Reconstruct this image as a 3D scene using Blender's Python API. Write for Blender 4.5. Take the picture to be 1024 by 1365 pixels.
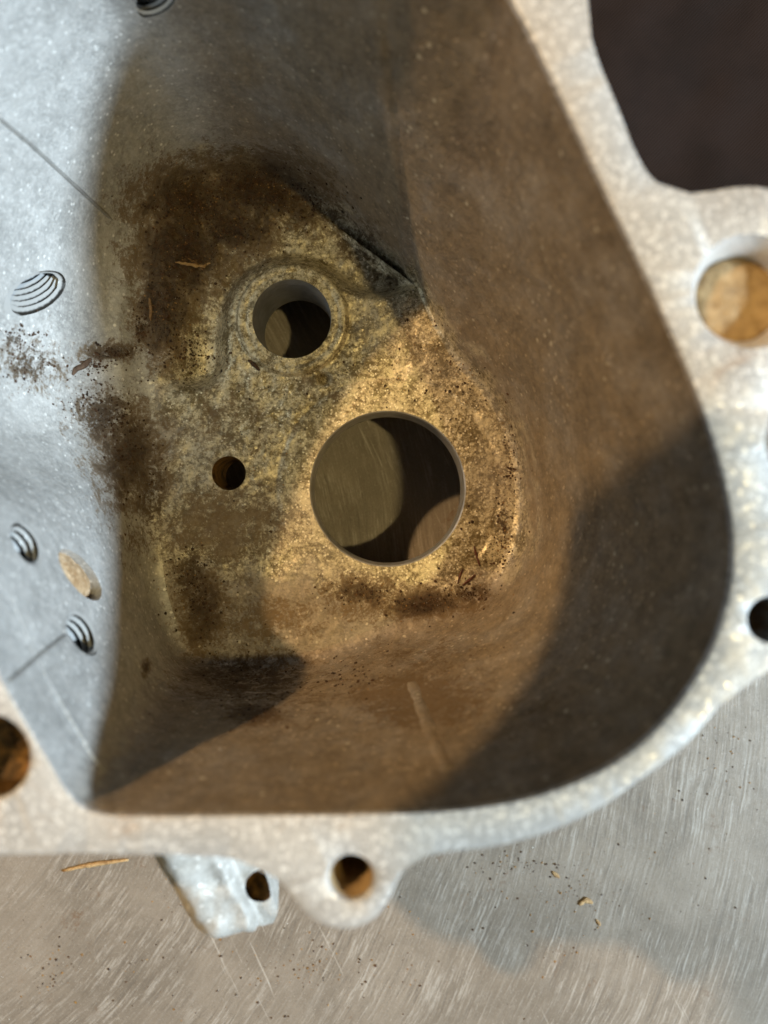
import bpy, bmesh, math, random
from mathutils import Vector, noise, geometry
from mathutils.bvhtree import BVHTree
from mathutils.kdtree import KDTree

random.seed(7)
S = 0.001                      # everything below is measured in millimetres
scene = bpy.context.scene
for o in list(bpy.data.objects):
    bpy.data.objects.remove(o)

# ------------------------------------------------------------------ camera
CAMZ = 250.0                   # lens height above the bench
FPX = 1024.0                   # focal length in photo pixels
FLOORZ, RIMZ = 40.0, 133.0
cd = bpy.data.cameras.new("camera")
cd.sensor_fit = 'HORIZONTAL'; cd.sensor_width = 26.0; cd.lens = 26.0
cd.clip_start = 0.005; cd.clip_end = 20.0
cd.dof.use_dof = True
cd.dof.focus_distance = (CAMZ - FLOORZ - 2) * S
cd.dof.aperture_fstop = 9.5
cam = bpy.data.objects.new("camera", cd)
cam.location = (0, 0, CAMZ * S)
scene.collection.objects.link(cam)
scene.camera = cam

# ------------------------------------------------------------------ world and lamps
w = bpy.data.worlds.new("World"); scene.world = w; w.use_nodes = True
w.node_tree.nodes["Background"].inputs[0].default_value = (0.80, 0.88, 1.0, 1)
w.node_tree.nodes["Background"].inputs[1].default_value = 0.008

def lamp(name, kind, direction, dist, power, color, size, target=(0, 0, 90)):
    ld = bpy.data.lights.new(name, kind)
    ld.energy = power; ld.color = color
    if kind == 'AREA':
        ld.shape = 'DISK'; ld.size = size
    else:
        ld.shadow_soft_size = size
    o = bpy.data.objects.new(name, ld)
    d = Vector(direction).normalized()
    o.location = Vector(target) * S + d * dist
    o.rotation_euler = d.to_track_quat('Z', 'Y').to_euler()
    scene.collection.objects.link(o)
    return o

DIR_A = (-0.76, 0.59, 1.0)     # warm ceiling bulb, upper left
DIR_B = (0.39, -0.10, 1.0)     # yellower ceiling bulb, right
DIR_C = (1.0, -0.26, 0.62)     # cool window light, right
lamp("ceiling_bulb_left", 'POINT', DIR_A, 1.5, 76.0, (1.0, 0.64, 0.29), 0.022)
lamp("ceiling_bulb_right", 'POINT', DIR_B, 1.5, 31.0, (1.0, 0.77, 0.33), 0.020)
lamp("window_light", 'AREA', DIR_C, 3.0, 192.0, (0.70, 0.87, 1.0), 0.36)

scene.cycles.max_bounces = 5; scene.cycles.diffuse_bounces = 3; scene.cycles.glossy_bounces = 2
scene.cycles.use_adaptive_sampling = True; scene.cycles.adaptive_threshold = 0.025
vs = scene.view_settings
vs.view_transform = 'Standard'; vs.look = 'None'; vs.exposure = 0.0; vs.gamma = 1.0
vs.use_curve_mapping = False

# ------------------------------------------------------------------ helpers
C = scene.collection

def P(px, py, z):
    """photo pixel + height -> millimetres"""
    D = CAMZ - z
    return Vector(((px - 512.0) / FPX * D, -(py - 682.5) / FPX * D, z))

def to_px(v):
    D = CAMZ - v[2]
    return (512.0 + v[0] / D * FPX, 682.5 - v[1] / D * FPX)

def sstep(a, b, x):
    if a == b: return 0.0 if x < a else 1.0
    t = max(0.0, min(1.0, (x - a) / (b - a)))
    return t * t * (3 - 2 * t)

def make(name, verts, faces, mat, parent=None, smooth=True, attrs=None):
    me = bpy.data.meshes.new(name)
    me.from_pydata([(v[0] * S, v[1] * S, v[2] * S) for v in verts], [], faces)
    if smooth:
        me.polygons.foreach_set("use_smooth", [True] * len(me.polygons))
    if attrs:
        for k, vals in attrs.items():
            a = me.attributes.new(k, 'FLOAT', 'POINT')
            a.data.foreach_set("value", vals)
    me.materials.append(mat)
    me.update()
    o = bpy.data.objects.new(name, me)
    C.objects.link(o)
    if parent: o.parent = parent
    return o

def fix_normals(o):
    bm = bmesh.new(); bm.from_mesh(o.data)
    bmesh.ops.recalc_face_normals(bm, faces=bm.faces)
    bm.to_mesh(o.data); bm.free()

def sharp_by_angle(o, deg=40):
    o.data.set_sharp_from_angle(angle=math.radians(deg))

def catmull(pts, n, closed=True):
    """resample control vectors to n samples, uniform in arc length"""
    m = len(pts); dense = []
    segs = m if closed else m - 1
    for i in range(segs):
        if closed:
            p0, p1, p2, p3 = pts[(i - 1) % m], pts[i], pts[(i + 1) % m], pts[(i + 2) % m]
        else:
            p0, p1, p2, p3 = pts[max(i - 1, 0)], pts[i], pts[i + 1], pts[min(i + 2, m - 1)]
        for k in range(12):
            t = k / 12
            dense.append(0.5 * ((2 * p1) + (p2 - p0) * t + (2 * p0 - 5 * p1 + 4 * p2 - p3) * t * t
                                + (3 * p1 - p0 - 3 * p2 + p3) * t ** 3))
    if not closed: dense.append(pts[-1].copy())
    return resample(dense, n, closed)

def resample(dense, n, closed=True):
    L = [0.0]
    seq = dense + [dense[0]] if closed else dense
    for a, b in zip(seq, seq[1:]): L.append(L[-1] + (b - a).length)
    out, j = [], 0
    for i in range(n):
        s = L[-1] * i / (n if closed else n - 1)
        while j < len(L) - 2 and L[j + 1] < s: j += 1
        d = L[j + 1] - L[j]
        t = (s - L[j]) / d if d > 1e-9 else 0
        out.append(seq[j].lerp(seq[j + 1], min(1, t)))
    return out

def tag(o, label, cat, group=None):
    o["label"] = label; o["category"] = cat
    if group: o["group"] = group
    return o

# ------------------------------------------------------------------ materials
class G:
    """tiny node-graph helper"""
    def __init__(self, name):
        self.m = bpy.data.materials.new(name); self.m.use_nodes = True
        self.t = self.m.node_tree; self.n = self.t.nodes
        self.b = self.n["Principled BSDF"]
        self.co = self.n.new("ShaderNodeTexCoord").outputs["Object"]
    def link(self, a, b): self.t.links.new(a, b)
    def setin(self, sock, v):
        if hasattr(v, "is_output"): self.link(v, sock)
        elif isinstance(v, (tuple, list)) and len(v) == 3 and sock.type == 'RGBA': sock.default_value = (*v, 1)
        else: sock.default_value = v
    def noise(self, scale, detail=4, rough=0.55, vec=None, dist=0.0):
        n = self.n.new("ShaderNodeTexNoise")
        n.inputs["Scale"].default_value = scale; n.inputs["Detail"].default_value = detail
        n.inputs["Roughness"].default_value = rough; n.inputs["Distortion"].default_value = dist
        self.link(vec or self.co, n.inputs["Vector"])
        return n.outputs["Fac"]
    def voro(self, scale, out="Color", vec=None, feature='F1'):
        n = self.n.new("ShaderNodeTexVoronoi"); n.feature = feature
        n.inputs["Scale"].default_value = scale
        self.link(vec or self.co, n.inputs["Vector"])
        return n.outputs[out]
    def ramp(self, fac, lo, hi, a=0.0, b=1.0):
        n = self.n.new("ShaderNodeMapRange"); n.interpolation_type = 'SMOOTHSTEP'
        self.setin(n.inputs["Value"], fac)
        self.setin(n.inputs["From Min"], lo); self.setin(n.inputs["From Max"], hi)
        self.setin(n.inputs["To Min"], a); self.setin(n.inputs["To Max"], b)
        return n.outputs["Result"]
    def math(self, op, a, b=0.0, c=None):
        n = self.n.new("ShaderNodeMath"); n.operation = op
        self.setin(n.inputs[0], a); self.setin(n.inputs[1], b)
        if c is not None: self.setin(n.inputs[2], c)
        return n.outputs[0]
    def mix(self, fac, a, b, mode='MIX'):
        n = self.n.new("ShaderNodeMix"); n.data_type = 'RGBA'; n.blend_type = mode
        self.setin(n.inputs[0], fac); self.setin(n.inputs[6], a); self.setin(n.inputs[7], b)
        return n.outputs[2]
    def attr(self, name):
        n = self.n.new("ShaderNodeAttribute"); n.attribute_name = name
        return n.outputs["Fac"]
    def sep(self, v):
        n = self.n.new("ShaderNodeSeparateXYZ"); self.link(v, n.inputs[0]); return n.outputs
    def comb(self, x, y, z=0.0):
        n = self.n.new("ShaderNodeCombineXYZ")
        for s, v in zip(n.inputs, (x, y, z)): self.setin(s, v)
        return n.outputs[0]
    def bump(self, h, strength, dist, prev=None):
        n = self.n.new("ShaderNodeBump")
        n.inputs["Strength"].default_value = strength; n.inputs["Distance"].default_value = dist
        self.setin(n.inputs["Height"], h)
        if prev: self.link(prev, n.inputs["Normal"])
        return n.outputs["Normal"]
    def out(self, color, rough, metal=0.0, normal=None, spec=None):
        self.setin(self.b.inputs["Base Color"], color); self.setin(self.b.inputs["Roughness"], rough)
        self.setin(self.b.inputs["Metallic"], metal)
        if normal: self.link(normal, self.b.inputs["Normal"])
        if spec is not None: self.setin(self.b.inputs["Specular IOR Level"], spec)
        return self.m

def cast_metal(name, lo, hi, rough=0.5, metal=0.45, grain=1.0, sparkle=0.93, dirty=False,
               stain=(0.20, 0.13, 0.06), stain_amt=0.0, blotch=0.0, blotch_scale=850):
    g = G(name)
    big = g.noise(55, 5, 0.6)
    mid = g.noise(320, 5, 0.6)
    fine = g.noise(1500, 3, 0.6)
    f = g.math('ADD', g.math('MULTIPLY', big, 0.45), g.math('MULTIPLY', mid, 0.55))
    f = g.ramp(f, 0.36, 0.64)
    col = g.mix(f, lo, hi)
    if blotch:
        bl = g.ramp(g.noise(blotch_scale, 4, 0.65), 0.53, 0.62)
        col = g.mix(g.math('MULTIPLY', bl, blotch), col, (0.85, 0.85, 0.84))
    col = g.mix(g.ramp(fine, 0.35, 0.75, 0.0, 0.35), col, tuple(min(1, c * 1.35) for c in hi))
    # glints of the cast skin painted as pale specks
    cell = g.sep(g.voro(1050))
    sp = g.ramp(cell[0], sparkle, sparkle + 0.02)
    near = g.ramp(g.voro(1050, "Distance"), 0.55, 0.25)
    sp = g.math('MULTIPLY', sp, near)
    col = g.mix(g.math('MULTIPLY', sp, 0.75), col, (0.86, 0.86, 0.85))
    r = g.ramp(mid, 0.3, 0.7, rough + 0.08, rough - 0.08)
    r = g.math('SUBTRACT', r, g.math('MULTIPLY', sp, 0.2))
    m = metal
    if stain_amt:
        st = g.ramp(g.noise(42, 6, 0.7, dist=0.6), 0.66 - stain_amt * 0.14, 0.74)
        col = g.mix(g.math('MULTIPLY', st, 0.7), col, stain)
    if dirty:
        d = g.attr("dirt"); ru = g.attr("rust")
        pat = g.attr("patina")
        pn = g.noise(170, 6, 0.68, dist=0.3)
        gr = g.noise(850, 6, 0.78)
        pf = g.math('ADD', g.math('MULTIPLY', pn, 0.42), g.math('MULTIPLY', gr, 0.58))
        pcol = g.mix(g.ramp(pf, 0.42, 0.58), (0.17, 0.13, 0.062), (0.72, 0.64, 0.45))
        pit = g.ramp(g.noise(620, 4, 0.7), 0.62, 0.68)
        pcol = g.mix(g.math('MULTIPLY', pit, 0.8), pcol, (0.06, 0.038, 0.016))
        c3 = g.sep(g.voro(1500))
        sp3 = g.math('MULTIPLY', g.ramp(c3[2], 0.84, 0.88), g.ramp(g.voro(1500, "Distance"), 0.5, 0.25))
        pcol = g.mix(g.math('MULTIPLY', sp3, 0.8), pcol, (0.95, 0.90, 0.74))  # tiny floor highlights painted in as pale specks
        col = g.mix(pat, col, pcol)
        r = g.math('SUBTRACT', r, g.math('MULTIPLY', pat, 0.20))
        metal = g.math('ADD', g.math('MULTIPLY', pat, 0.25), metal)
        fm = g.math('MULTIPLY', g.math('MULTIPLY', g.attr("shade_tint"), g.math('SUBTRACT', 1.0, pat)), g.ramp(g.noise(60, 5, 0.65), 0.3, 0.6, 0.7, 1.0))  # mask of the brown tint painted in to deepen cavity shade
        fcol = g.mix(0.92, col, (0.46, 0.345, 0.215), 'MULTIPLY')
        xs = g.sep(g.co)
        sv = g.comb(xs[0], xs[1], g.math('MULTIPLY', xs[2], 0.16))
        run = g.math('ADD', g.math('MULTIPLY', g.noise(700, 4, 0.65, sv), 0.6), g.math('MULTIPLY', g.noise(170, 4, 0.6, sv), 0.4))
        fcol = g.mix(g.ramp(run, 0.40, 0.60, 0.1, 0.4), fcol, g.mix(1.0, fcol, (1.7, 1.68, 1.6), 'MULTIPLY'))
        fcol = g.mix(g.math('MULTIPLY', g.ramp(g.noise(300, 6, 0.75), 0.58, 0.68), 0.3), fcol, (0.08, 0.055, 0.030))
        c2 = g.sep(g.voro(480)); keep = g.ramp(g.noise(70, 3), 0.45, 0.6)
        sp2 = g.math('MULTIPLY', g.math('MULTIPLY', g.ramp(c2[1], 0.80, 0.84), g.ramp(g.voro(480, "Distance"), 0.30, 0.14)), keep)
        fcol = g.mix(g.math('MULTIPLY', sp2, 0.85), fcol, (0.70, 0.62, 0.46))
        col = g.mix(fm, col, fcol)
        n1 = g.noise(200, 9, 0.8, dist=0.5); n2 = g.noise(1000, 5, 0.75)
        nn = g.math('ADD', g.math('MULTIPLY', n1, 0.65), g.math('MULTIPLY', n2, 0.35))
        # soft oily film
        lo_ = g.math('SUBTRACT', 0.69, g.math('MULTIPLY', d, 0.35))
        dm = g.ramp(nn, lo_, g.math('ADD', lo_, 0.11))
        dcol = g.mix(n2, (0.070, 0.040, 0.016), (0.21, 0.135, 0.058))
        col = g.mix(g.math('MULTIPLY', dm, 0.85), col, dcol)
        lo2 = g.math('SUBTRACT', 0.72, g.math('MULTIPLY', ru, 0.35))
        rm = g.ramp(nn, lo2, g.math('ADD', lo2, 0.24))
        rcol = g.mix(g.ramp(n2, 0.40, 0.66), (0.014, 0.0075, 0.0035), (0.125, 0.055, 0.017))
        rcol = g.mix(g.math('MULTIPLY', g.ramp(g.noise(420, 5, 0.7), 0.56, 0.66), 0.6), rcol, (0.27, 0.155, 0.055))
        col = g.mix(rm, col, rcol)
        anyd = g.math('MAXIMUM', dm, rm)
        r = g.math('ADD', r, g.math('MULTIPLY', g.math('SUBTRACT', dm, rm), 0.2))
        m = g.math('MULTIPLY', g.math('SUBTRACT', 1.0, anyd), metal)
        grain = 1.0
        bmp = g.bump(g.math('MULTIPLY', rm, g.noise(700, 6, 0.8)), 1.0, 0.0012, g.bump(anyd, 0.5, 0.0002))
    else:
        bmp = None
    bmp = g.bump(mid, 0.55 * grain, 0.0007, bmp)
    bmp = g.bump(fine, 0.6 * grain, 0.00022, bmp)
    return g.out(col, r, m, bmp)

M = {}
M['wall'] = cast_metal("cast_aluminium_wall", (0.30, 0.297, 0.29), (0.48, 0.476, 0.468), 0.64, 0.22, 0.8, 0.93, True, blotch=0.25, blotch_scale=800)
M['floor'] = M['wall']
M['flange'] = cast_metal("scraped_aluminium_flange", (0.33, 0.327, 0.324), (0.47, 0.467, 0.463), 0.52, 0.3, 0.22, 0.82,
                         stain=(0.36, 0.22, 0.11), stain_amt=0.75, blotch=0.62, blotch_scale=1000)
M['bright'] = cast_metal("bright_cast_aluminium", (0.55, 0.55, 0.545), (0.74, 0.74, 0.735), 0.42, 0.45, 0.7, 0.93)
M['spigot'] = cast_metal("rough_spigot_aluminium", (0.34, 0.325, 0.30), (0.50, 0.49, 0.47), 0.6, 0.25, 1.2, 0.9, stain=(0.30, 0.22, 0.14), stain_amt=0.4)
M['seam'] = cast_metal("dull_seam_aluminium", (0.20, 0.195, 0.19), (0.32, 0.315, 0.30), 0.6, 0.3, 0.6, 0.97)

def machined(name, lo, hi, metal=0.7, rough=0.35):
    g = G(name)
    x = g.sep(g.co)
    v = g.comb(g.math('MULTIPLY', x[0], 0.12), g.math('MULTIPLY', x[1], 0.12), x[2])
    n = g.noise(1800, 3, 0.5, v); n2 = g.noise(220, 5, 0.6)
    col = g.mix(g.ramp(n2, 0.35, 0.65), lo, hi)
    return g.out(col, g.ramp(n, 0.3, 0.7, rough, rough + 0.18), metal, g.bump(n, 0.3, 0.0001))
M['bore'] = machined("machined_bore_steel", (0.46, 0.46, 0.46), (0.62, 0.62, 0.62))
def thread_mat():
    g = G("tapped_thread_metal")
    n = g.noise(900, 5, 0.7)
    gm = g.ramp(g.math('ADD', g.attr("groove_shade"), g.math('MULTIPLY', g.math('SUBTRACT', n, 0.5), 0.5)), 0.45, 0.75)
    col = g.mix(gm, (0.44, 0.44, 0.435), (0.022, 0.019, 0.015))  # thread roots and hole ends painted dark for their self-shadow
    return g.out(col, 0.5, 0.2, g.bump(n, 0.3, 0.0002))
M['thread'] = thread_mat()

def crumbly(name, lo, hi, sc=700, rough=0.8, metal=0.0, bstr=0.9):
    g = G(name)
    a = g.noise(sc, 6, 0.7); b = g.noise(sc * 0.2, 4, 0.6)
    f = g.ramp(g.math('ADD', g.math('MULTIPLY', a, 0.6), g.math('MULTIPLY', b, 0.4)), 0.38, 0.62)
    return g.out(g.mix(f, lo, hi), rough, metal, g.bump(a, bstr, 0.0006))
M['sand'] = crumbly("tan_packed_dirt", (0.34, 0.20, 0.09), (0.72, 0.53, 0.34), 900)
M['tan'] = crumbly("tan_oily_metal", (0.22, 0.14, 0.06), (0.40, 0.28, 0.14), 420, 0.7, 0.15, 0.7)
M['rust_shade_hole'] = crumbly("rusty_shaded_hole_metal", (0.02, 0.012, 0.006), (0.34, 0.19, 0.06), 380, 0.5, 0.4, 1.0)
M['grit_dark'] = crumbly("dark_rust_grit", (0.016, 0.009, 0.005), (0.10, 0.045, 0.018), 1500, 0.7)
M['grit_amber'] = crumbly("amber_rust_grit", (0.16, 0.07, 0.015), (0.42, 0.24, 0.07), 1500, 0.45)
M['grit_pale'] = crumbly("pale_metal_grit", (0.55, 0.52, 0.46), (0.85, 0.83, 0.78), 1500, 0.3, 0.6)
M['wood'] = crumbly("dry_wood_splinter", (0.26, 0.15, 0.06), (0.52, 0.35, 0.17), 800, 0.7)
M['straw'] = crumbly("brown_straw", (0.14, 0.07, 0.025), (0.30, 0.18, 0.08), 800, 0.7)
M['flake'] = crumbly("dull_brown_flake", (0.07, 0.04, 0.025), (0.16, 0.10, 0.065), 900, 0.75)
M['redfibre'] = crumbly("dark_red_fibre", (0.07, 0.018, 0.010), (0.13, 0.04, 0.02), 1200, 0.6)

def bench_mat():
    g = G("scratched_grey_bench_plate")
    x = g.sep(g.co)
    dx = g.math('ADD', x[0], 0.223); dy = g.math('ADD', x[1], 0.040)
    wob = g.math('MULTIPLY', g.noise(30, 2), 0.004)
    rad = g.math('ADD', g.math('SQRT', g.math('ADD', g.math('MULTIPLY', dx, dx), g.math('MULTIPLY', dy, dy))), wob)
    ang = g.math('ARCTAN2', dy, dx)
    v1 = g.comb(g.math('MULTIPLY', rad, 1.0), g.math('MULTIPLY', ang, 0.0075))
    v2 = g.comb(g.math('MULTIPLY', rad, 1.0), g.math('MULTIPLY', ang, 0.02), 3.1)
    s1 = g.noise(1300, 4, 0.7, v1); s2 = g.noise(620, 4, 0.65, v2); s3 = g.noise(3000, 2, 0.6, v2)
    grain = g.noise(1900, 3, 0.7)
    blot = g.noise(22, 6, 0.65, dist=0.5); mid = g.noise(140, 5, 0.65)
    s = g.math('ADD', g.math('MULTIPLY', s1, 0.5), g.math('ADD', g.math('MULTIPLY', s2, 0.3), g.math('MULTIPLY', s3, 0.2)))
    col = g.mix(g.ramp(blot, 0.35, 0.65), (0.190, 0.165, 0.138), (0.265, 0.232, 0.197))
    fade = g.ramp(g.noise(38, 5, 0.65, dist=0.4), 0.36, 0.62, 0.12, 1.0)
    col = g.mix(g.math('MULTIPLY', g.ramp(s, 0.515, 0.56), g.math('MULTIPLY', fade, 0.6)), col, (0.44, 0.42, 0.395))
    col = g.mix(g.math('MULTIPLY', g.math('MULTIPLY', g.ramp(s, 0.48, 0.42), fade), 0.6), col, (0.12, 0.105, 0.092))
    col = g.mix(g.math('MULTIPLY', g.ramp(grain, 0.55, 0.72), 0.45), col, (0.12, 0.10, 0.085))
    col = g.mix(g.math('MULTIPLY', g.ramp(grain, 0.42, 0.30), 0.4), col, (0.52, 0.50, 0.48))
    cr = g.comb(g.math('ADD', g.math('MULTIPLY', x[0], 0.9), g.math('MULTIPLY', x[1], 0.42)), g.math('MULTIPLY', g.math('SUBTRACT', x[1], g.math('MULTIPLY', x[0], 0.45)), 0.03), 7.0)
    col = g.mix(g.math('MULTIPLY', g.ramp(g.noise(420, 3, 0.7, cr), 0.66, 0.70), 0.5), col, (0.55, 0.53, 0.50))
    brown = g.math('MULTIPLY', g.ramp(g.noise(70, 6, 0.72, dist=0.8), 0.58, 0.70), g.ramp(g.noise(600, 4, 0.7), 0.45, 0.6))
    col = g.mix(g.math('MULTIPLY', brown, 0.7), col, (0.15, 0.085, 0.045))
    b = g.bump(s, 0.7, 0.00035); b = g.bump(mid, 0.25, 0.0006, b)
    return g.out(col, g.ramp(mid, 0.3, 0.7, 0.62, 0.48), 0.12, b)
M['bench'] = bench_mat()

def cloth_mat():
    g = G("dark_brown_twill")
    x = g.sep(g.co)
    u = g.math('ADD', g.math('MULTIPLY', x[0], 0.94), g.math('MULTIPLY', x[1], 0.34))
    v = g.math('ADD', g.math('MULTIPLY', x[0], -0.34), g.math('MULTIPLY', x[1], 0.94))
    wv = g.math('MULTIPLY', g.math('SINE', g.math('MULTIPLY', u, 6800)), g.math('SINE', g.math('MULTIPLY', g.math('ADD', v, g.math('MULTIPLY', u, 0.5)), 6800)))
    n = g.noise(45, 4)
    col = g.mix(g.ramp(n, 0.35, 0.65), (0.0085, 0.0048, 0.0040), (0.0145, 0.0085, 0.0072))
    col = g.mix(g.ramp(wv, -0.4, 0.8, 0.0, 0.45), col, (0.020, 0.0130, 0.0112))
    lint = g.ramp(g.noise(1600, 3, 0.7), 0.68, 0.76)
    col = g.mix(g.math('MULTIPLY', lint, 0.4), col, (0.07, 0.06, 0.055))
    return g.out(col, 0.9, 0.0, g.bump(wv, 0.5, 0.0002), 0.2)
M['cloth'] = cloth_mat()

def plain(name, col, rough, metal=0.0):
    g = G(name)
    n = g.noise(400, 4)
    return g.out(g.mix(n, tuple(c * 0.85 for c in col), tuple(c * 1.15 for c in col)), rough, metal)
M['phone'] = plain("phone_dark_glass", (0.03, 0.03, 0.034), 0.25)
M['phone_frame'] = plain("phone_steel_frame", (0.35, 0.35, 0.36), 0.3, 0.9)

# ------------------------------------------------------------------ bench
def build_bench():
    n = 40; v = []; f = []
    for j in range(n + 1):
        for i in range(n + 1):
            x = -600 + 1200 * i / n; y = -600 + 1200 * j / n
            v.append((x, y, 0.15 * noise.noise((x * 0.01, y * 0.01, 0)) - 0.15))
    for j in range(n):
        for i in range(n):
            a = j * (n + 1) + i
            f.append((a, a + 1, a + n + 2, a + n + 1))
    o = make("bench_top", v, f, M['bench'])
    o["kind"] = "structure"; o["label"] = "scratched grey metal bench plate under the casing"
    return o
build_bench()

# ------------------------------------------------------------------ casing
casing = bpy.data.objects.new("engine_casing", None)
C.objects.link(casing)
tag(casing, "open cast aluminium engine casing with deep dirty cavity, two bores and tapped holes", "engine casing")

BORE = P(517, 651.5, FLOORZ); BORE_R = 102.5 / FPX * 210
HOLE = P(390, 427, FLOORZ); HOLE_R = 50.5 / FPX * 210
PIN = P(306, 631, FLOORZ); PIN_R = 21 / FPX * 210
DIMPLE = P(432, 505, FLOORZ)

# floor edge px, rim px, fillet mm, outer wall offset, belly (0 straight .. 1 bowl-like)
ST = [
 ((553, 378), (500, -102), 1.6, 18, 0.0),
 ((560, 393), (514, -100), 1.6, 16, 0.0),
 ((574, 428), (580, -70), 2.5, 14, 0.0),
 ((596, 468), (645, -40), 3, 9, 0.0),
 ((620, 500), (683, 0), 4, 7, 0.0),
 ((642, 525), (738, 108), 4, 7, 0.0),
 ((664, 560), (817, 275), 4, 7, 0.0),
 ((680, 605), (880, 408), 4, 7, 0.0),
 ((686, 655), (942, 560), 4, 7, 0.0),
 ((682, 705), (975, 690), 5, 7, 0.0),
 ((664, 752), (971, 798), 6, 7, 0.0),
 ((632, 788), (926, 908), 7, 7, 0.0),
 ((588, 808), (842, 1002), 8, 7, 0.0),
 ((538, 826), (732, 1056), 8, 7, 0.0),
 ((488, 842), (618, 1079), 7, 7, 0.0),
 ((438, 862), (500, 1085), 6, 7, 0.0),
 ((388, 872), (385, 1087), 6, 7, 0.0),
 ((340, 876), (275, 1088), 6, 7, 0.0),
 ((294, 874), (195, 1088), 6, 7, 0.0),
 ((260, 862), (133, 1085), 6, 7, 0.1),
 ((241, 840), (98, 1066), 6, 7, 0.2),
 ((229, 810), (55, 998), 6, 8, 0.3),
 ((221, 780), (0, 902), 6, 9, 0.35),
 ((216, 745), (-36, 818), 6, 10, 0.45),
 ((213, 704), (-78, 730), 6, 10, 0.55),
 ((211, 660), (-135, 655), 6, 10, 0.65),
 ((210, 605), (-222, 598), 6, 10, 0.75),
 ((208, 545), (-305, 530), 6, 10, 0.8),
 ((204, 485), (-335, 410), 6, 10, 0.85),
 ((201, 420), (-295, 250), 6, 10, 0.85),
 ((200, 350), (-220, 70), 4, 10, 0.8),
 ((218, 285), (-115, -90), 5, 12, 0.6),
 ((262, 240), (20, -222), 6, 14, 0.35),
 ((325, 226), (160, -220), 6, 14, 0.12),
 ((390, 246), (285, -182), 6, 14, 0.0),
 ((442, 292), (366, -140), 9, 14, 0.0),
 ((492, 338), (428, -120), 8, 14, 0.0),
 ((530, 368), (468, -108), 5, 16, 0.0),
 ((546, 376), (488, -104), 1.6, 18, 0.0),
]
NU = 520
FLANGE_T = 13.0
key = [Vector((*P(a[0], a[1], FLOORZ)[:2], *P(b[0], b[1], RIMZ)[:2])) for a, b, *_ in ST]
# joint resampling keeps floor edge and rim edge in step; measured along the rim
class V7:
    pass
def joint(n):
    m = len(ST); dense = []
    def cr(a, b, c, d, t):
        return 0.5 * ((2 * b) + (c - a) * t + (2 * a - 5 * b + 4 * c - d) * t * t + (3 * b - a - 3 * c + d) * t ** 3)
    rows = []
    for (a, b, fl, off, be), k in zip(ST, key):
        rows.append([k[0], k[1], k[2], k[3], fl, off, be])
    for i in range(m):
        q = [rows[(i + j) % m] for j in (-1, 0, 1, 2)]
        for k in range(24):
            t = k / 24
            dense.append([cr(q[0][c], q[1][c], q[2][c], q[3][c], t) for c in range(7)])
    L = [0.0]
    seq = dense + [dense[0]]
    for a, b in zip(seq, seq[1:]):
        L.append(L[-1] + math.hypot(a[2] - b[2], a[3] - b[3]) + 0.6 * math.hypot(a[0] - b[0], a[1] - b[1]))
    out = []; j = 0
    for i in range(n):
        s = L[-1] * i / n
        while j < len(L) - 2 and L[j + 1] < s: j += 1
        t = (s - L[j]) / max(1e-9, L[j + 1] - L[j])
        out.append([x + (y - x) * t for x, y in zip(seq[j], seq[j + 1])])
    return out
RING = joint(NU)
cen = Vector((sum(r[0] for r in RING) / NU, sum(r[1] for r in RING) / NU))

# floor relief ------------------------------------------------------
POCKET = [P(x, y, FLOORZ) for x, y in [(170, 526), (232, 523), (262, 520), (288, 509), (302, 487), (302, 455), (305, 420), (317, 386),
          (344, 360), (382, 349), (417, 356), (442, 372), (466, 389), (500, 398), (530, 393), (553, 380), (600, 330), (520, 180), (150, 180)]]
POCKET2 = [Vector((p.x, p.y)) for p in catmull(POCKET, 160)]
def pocket_sd(x, y):
    """distance to the pocket edge, positive inside the pocket"""
    p = Vector((x, y)); best = 1e9; ins = False; n = len(POCKET2)
    for i in range(n):
        a = POCKET2[i]; b = POCKET2[(i + 1) % n]
        ab = b - a; t = max(0, min(1, (p - a).dot(ab) / ab.length_squared))
        d = (p - a - ab * t).length_squared
        if d < best: best = d
        if (a.y > y) != (b.y > y) and x < (b.x - a.x) * (y - a.y) / (b.y - a.y) + a.x: ins = not ins
    d = math.sqrt(best)
    return d if ins else -d

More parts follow.
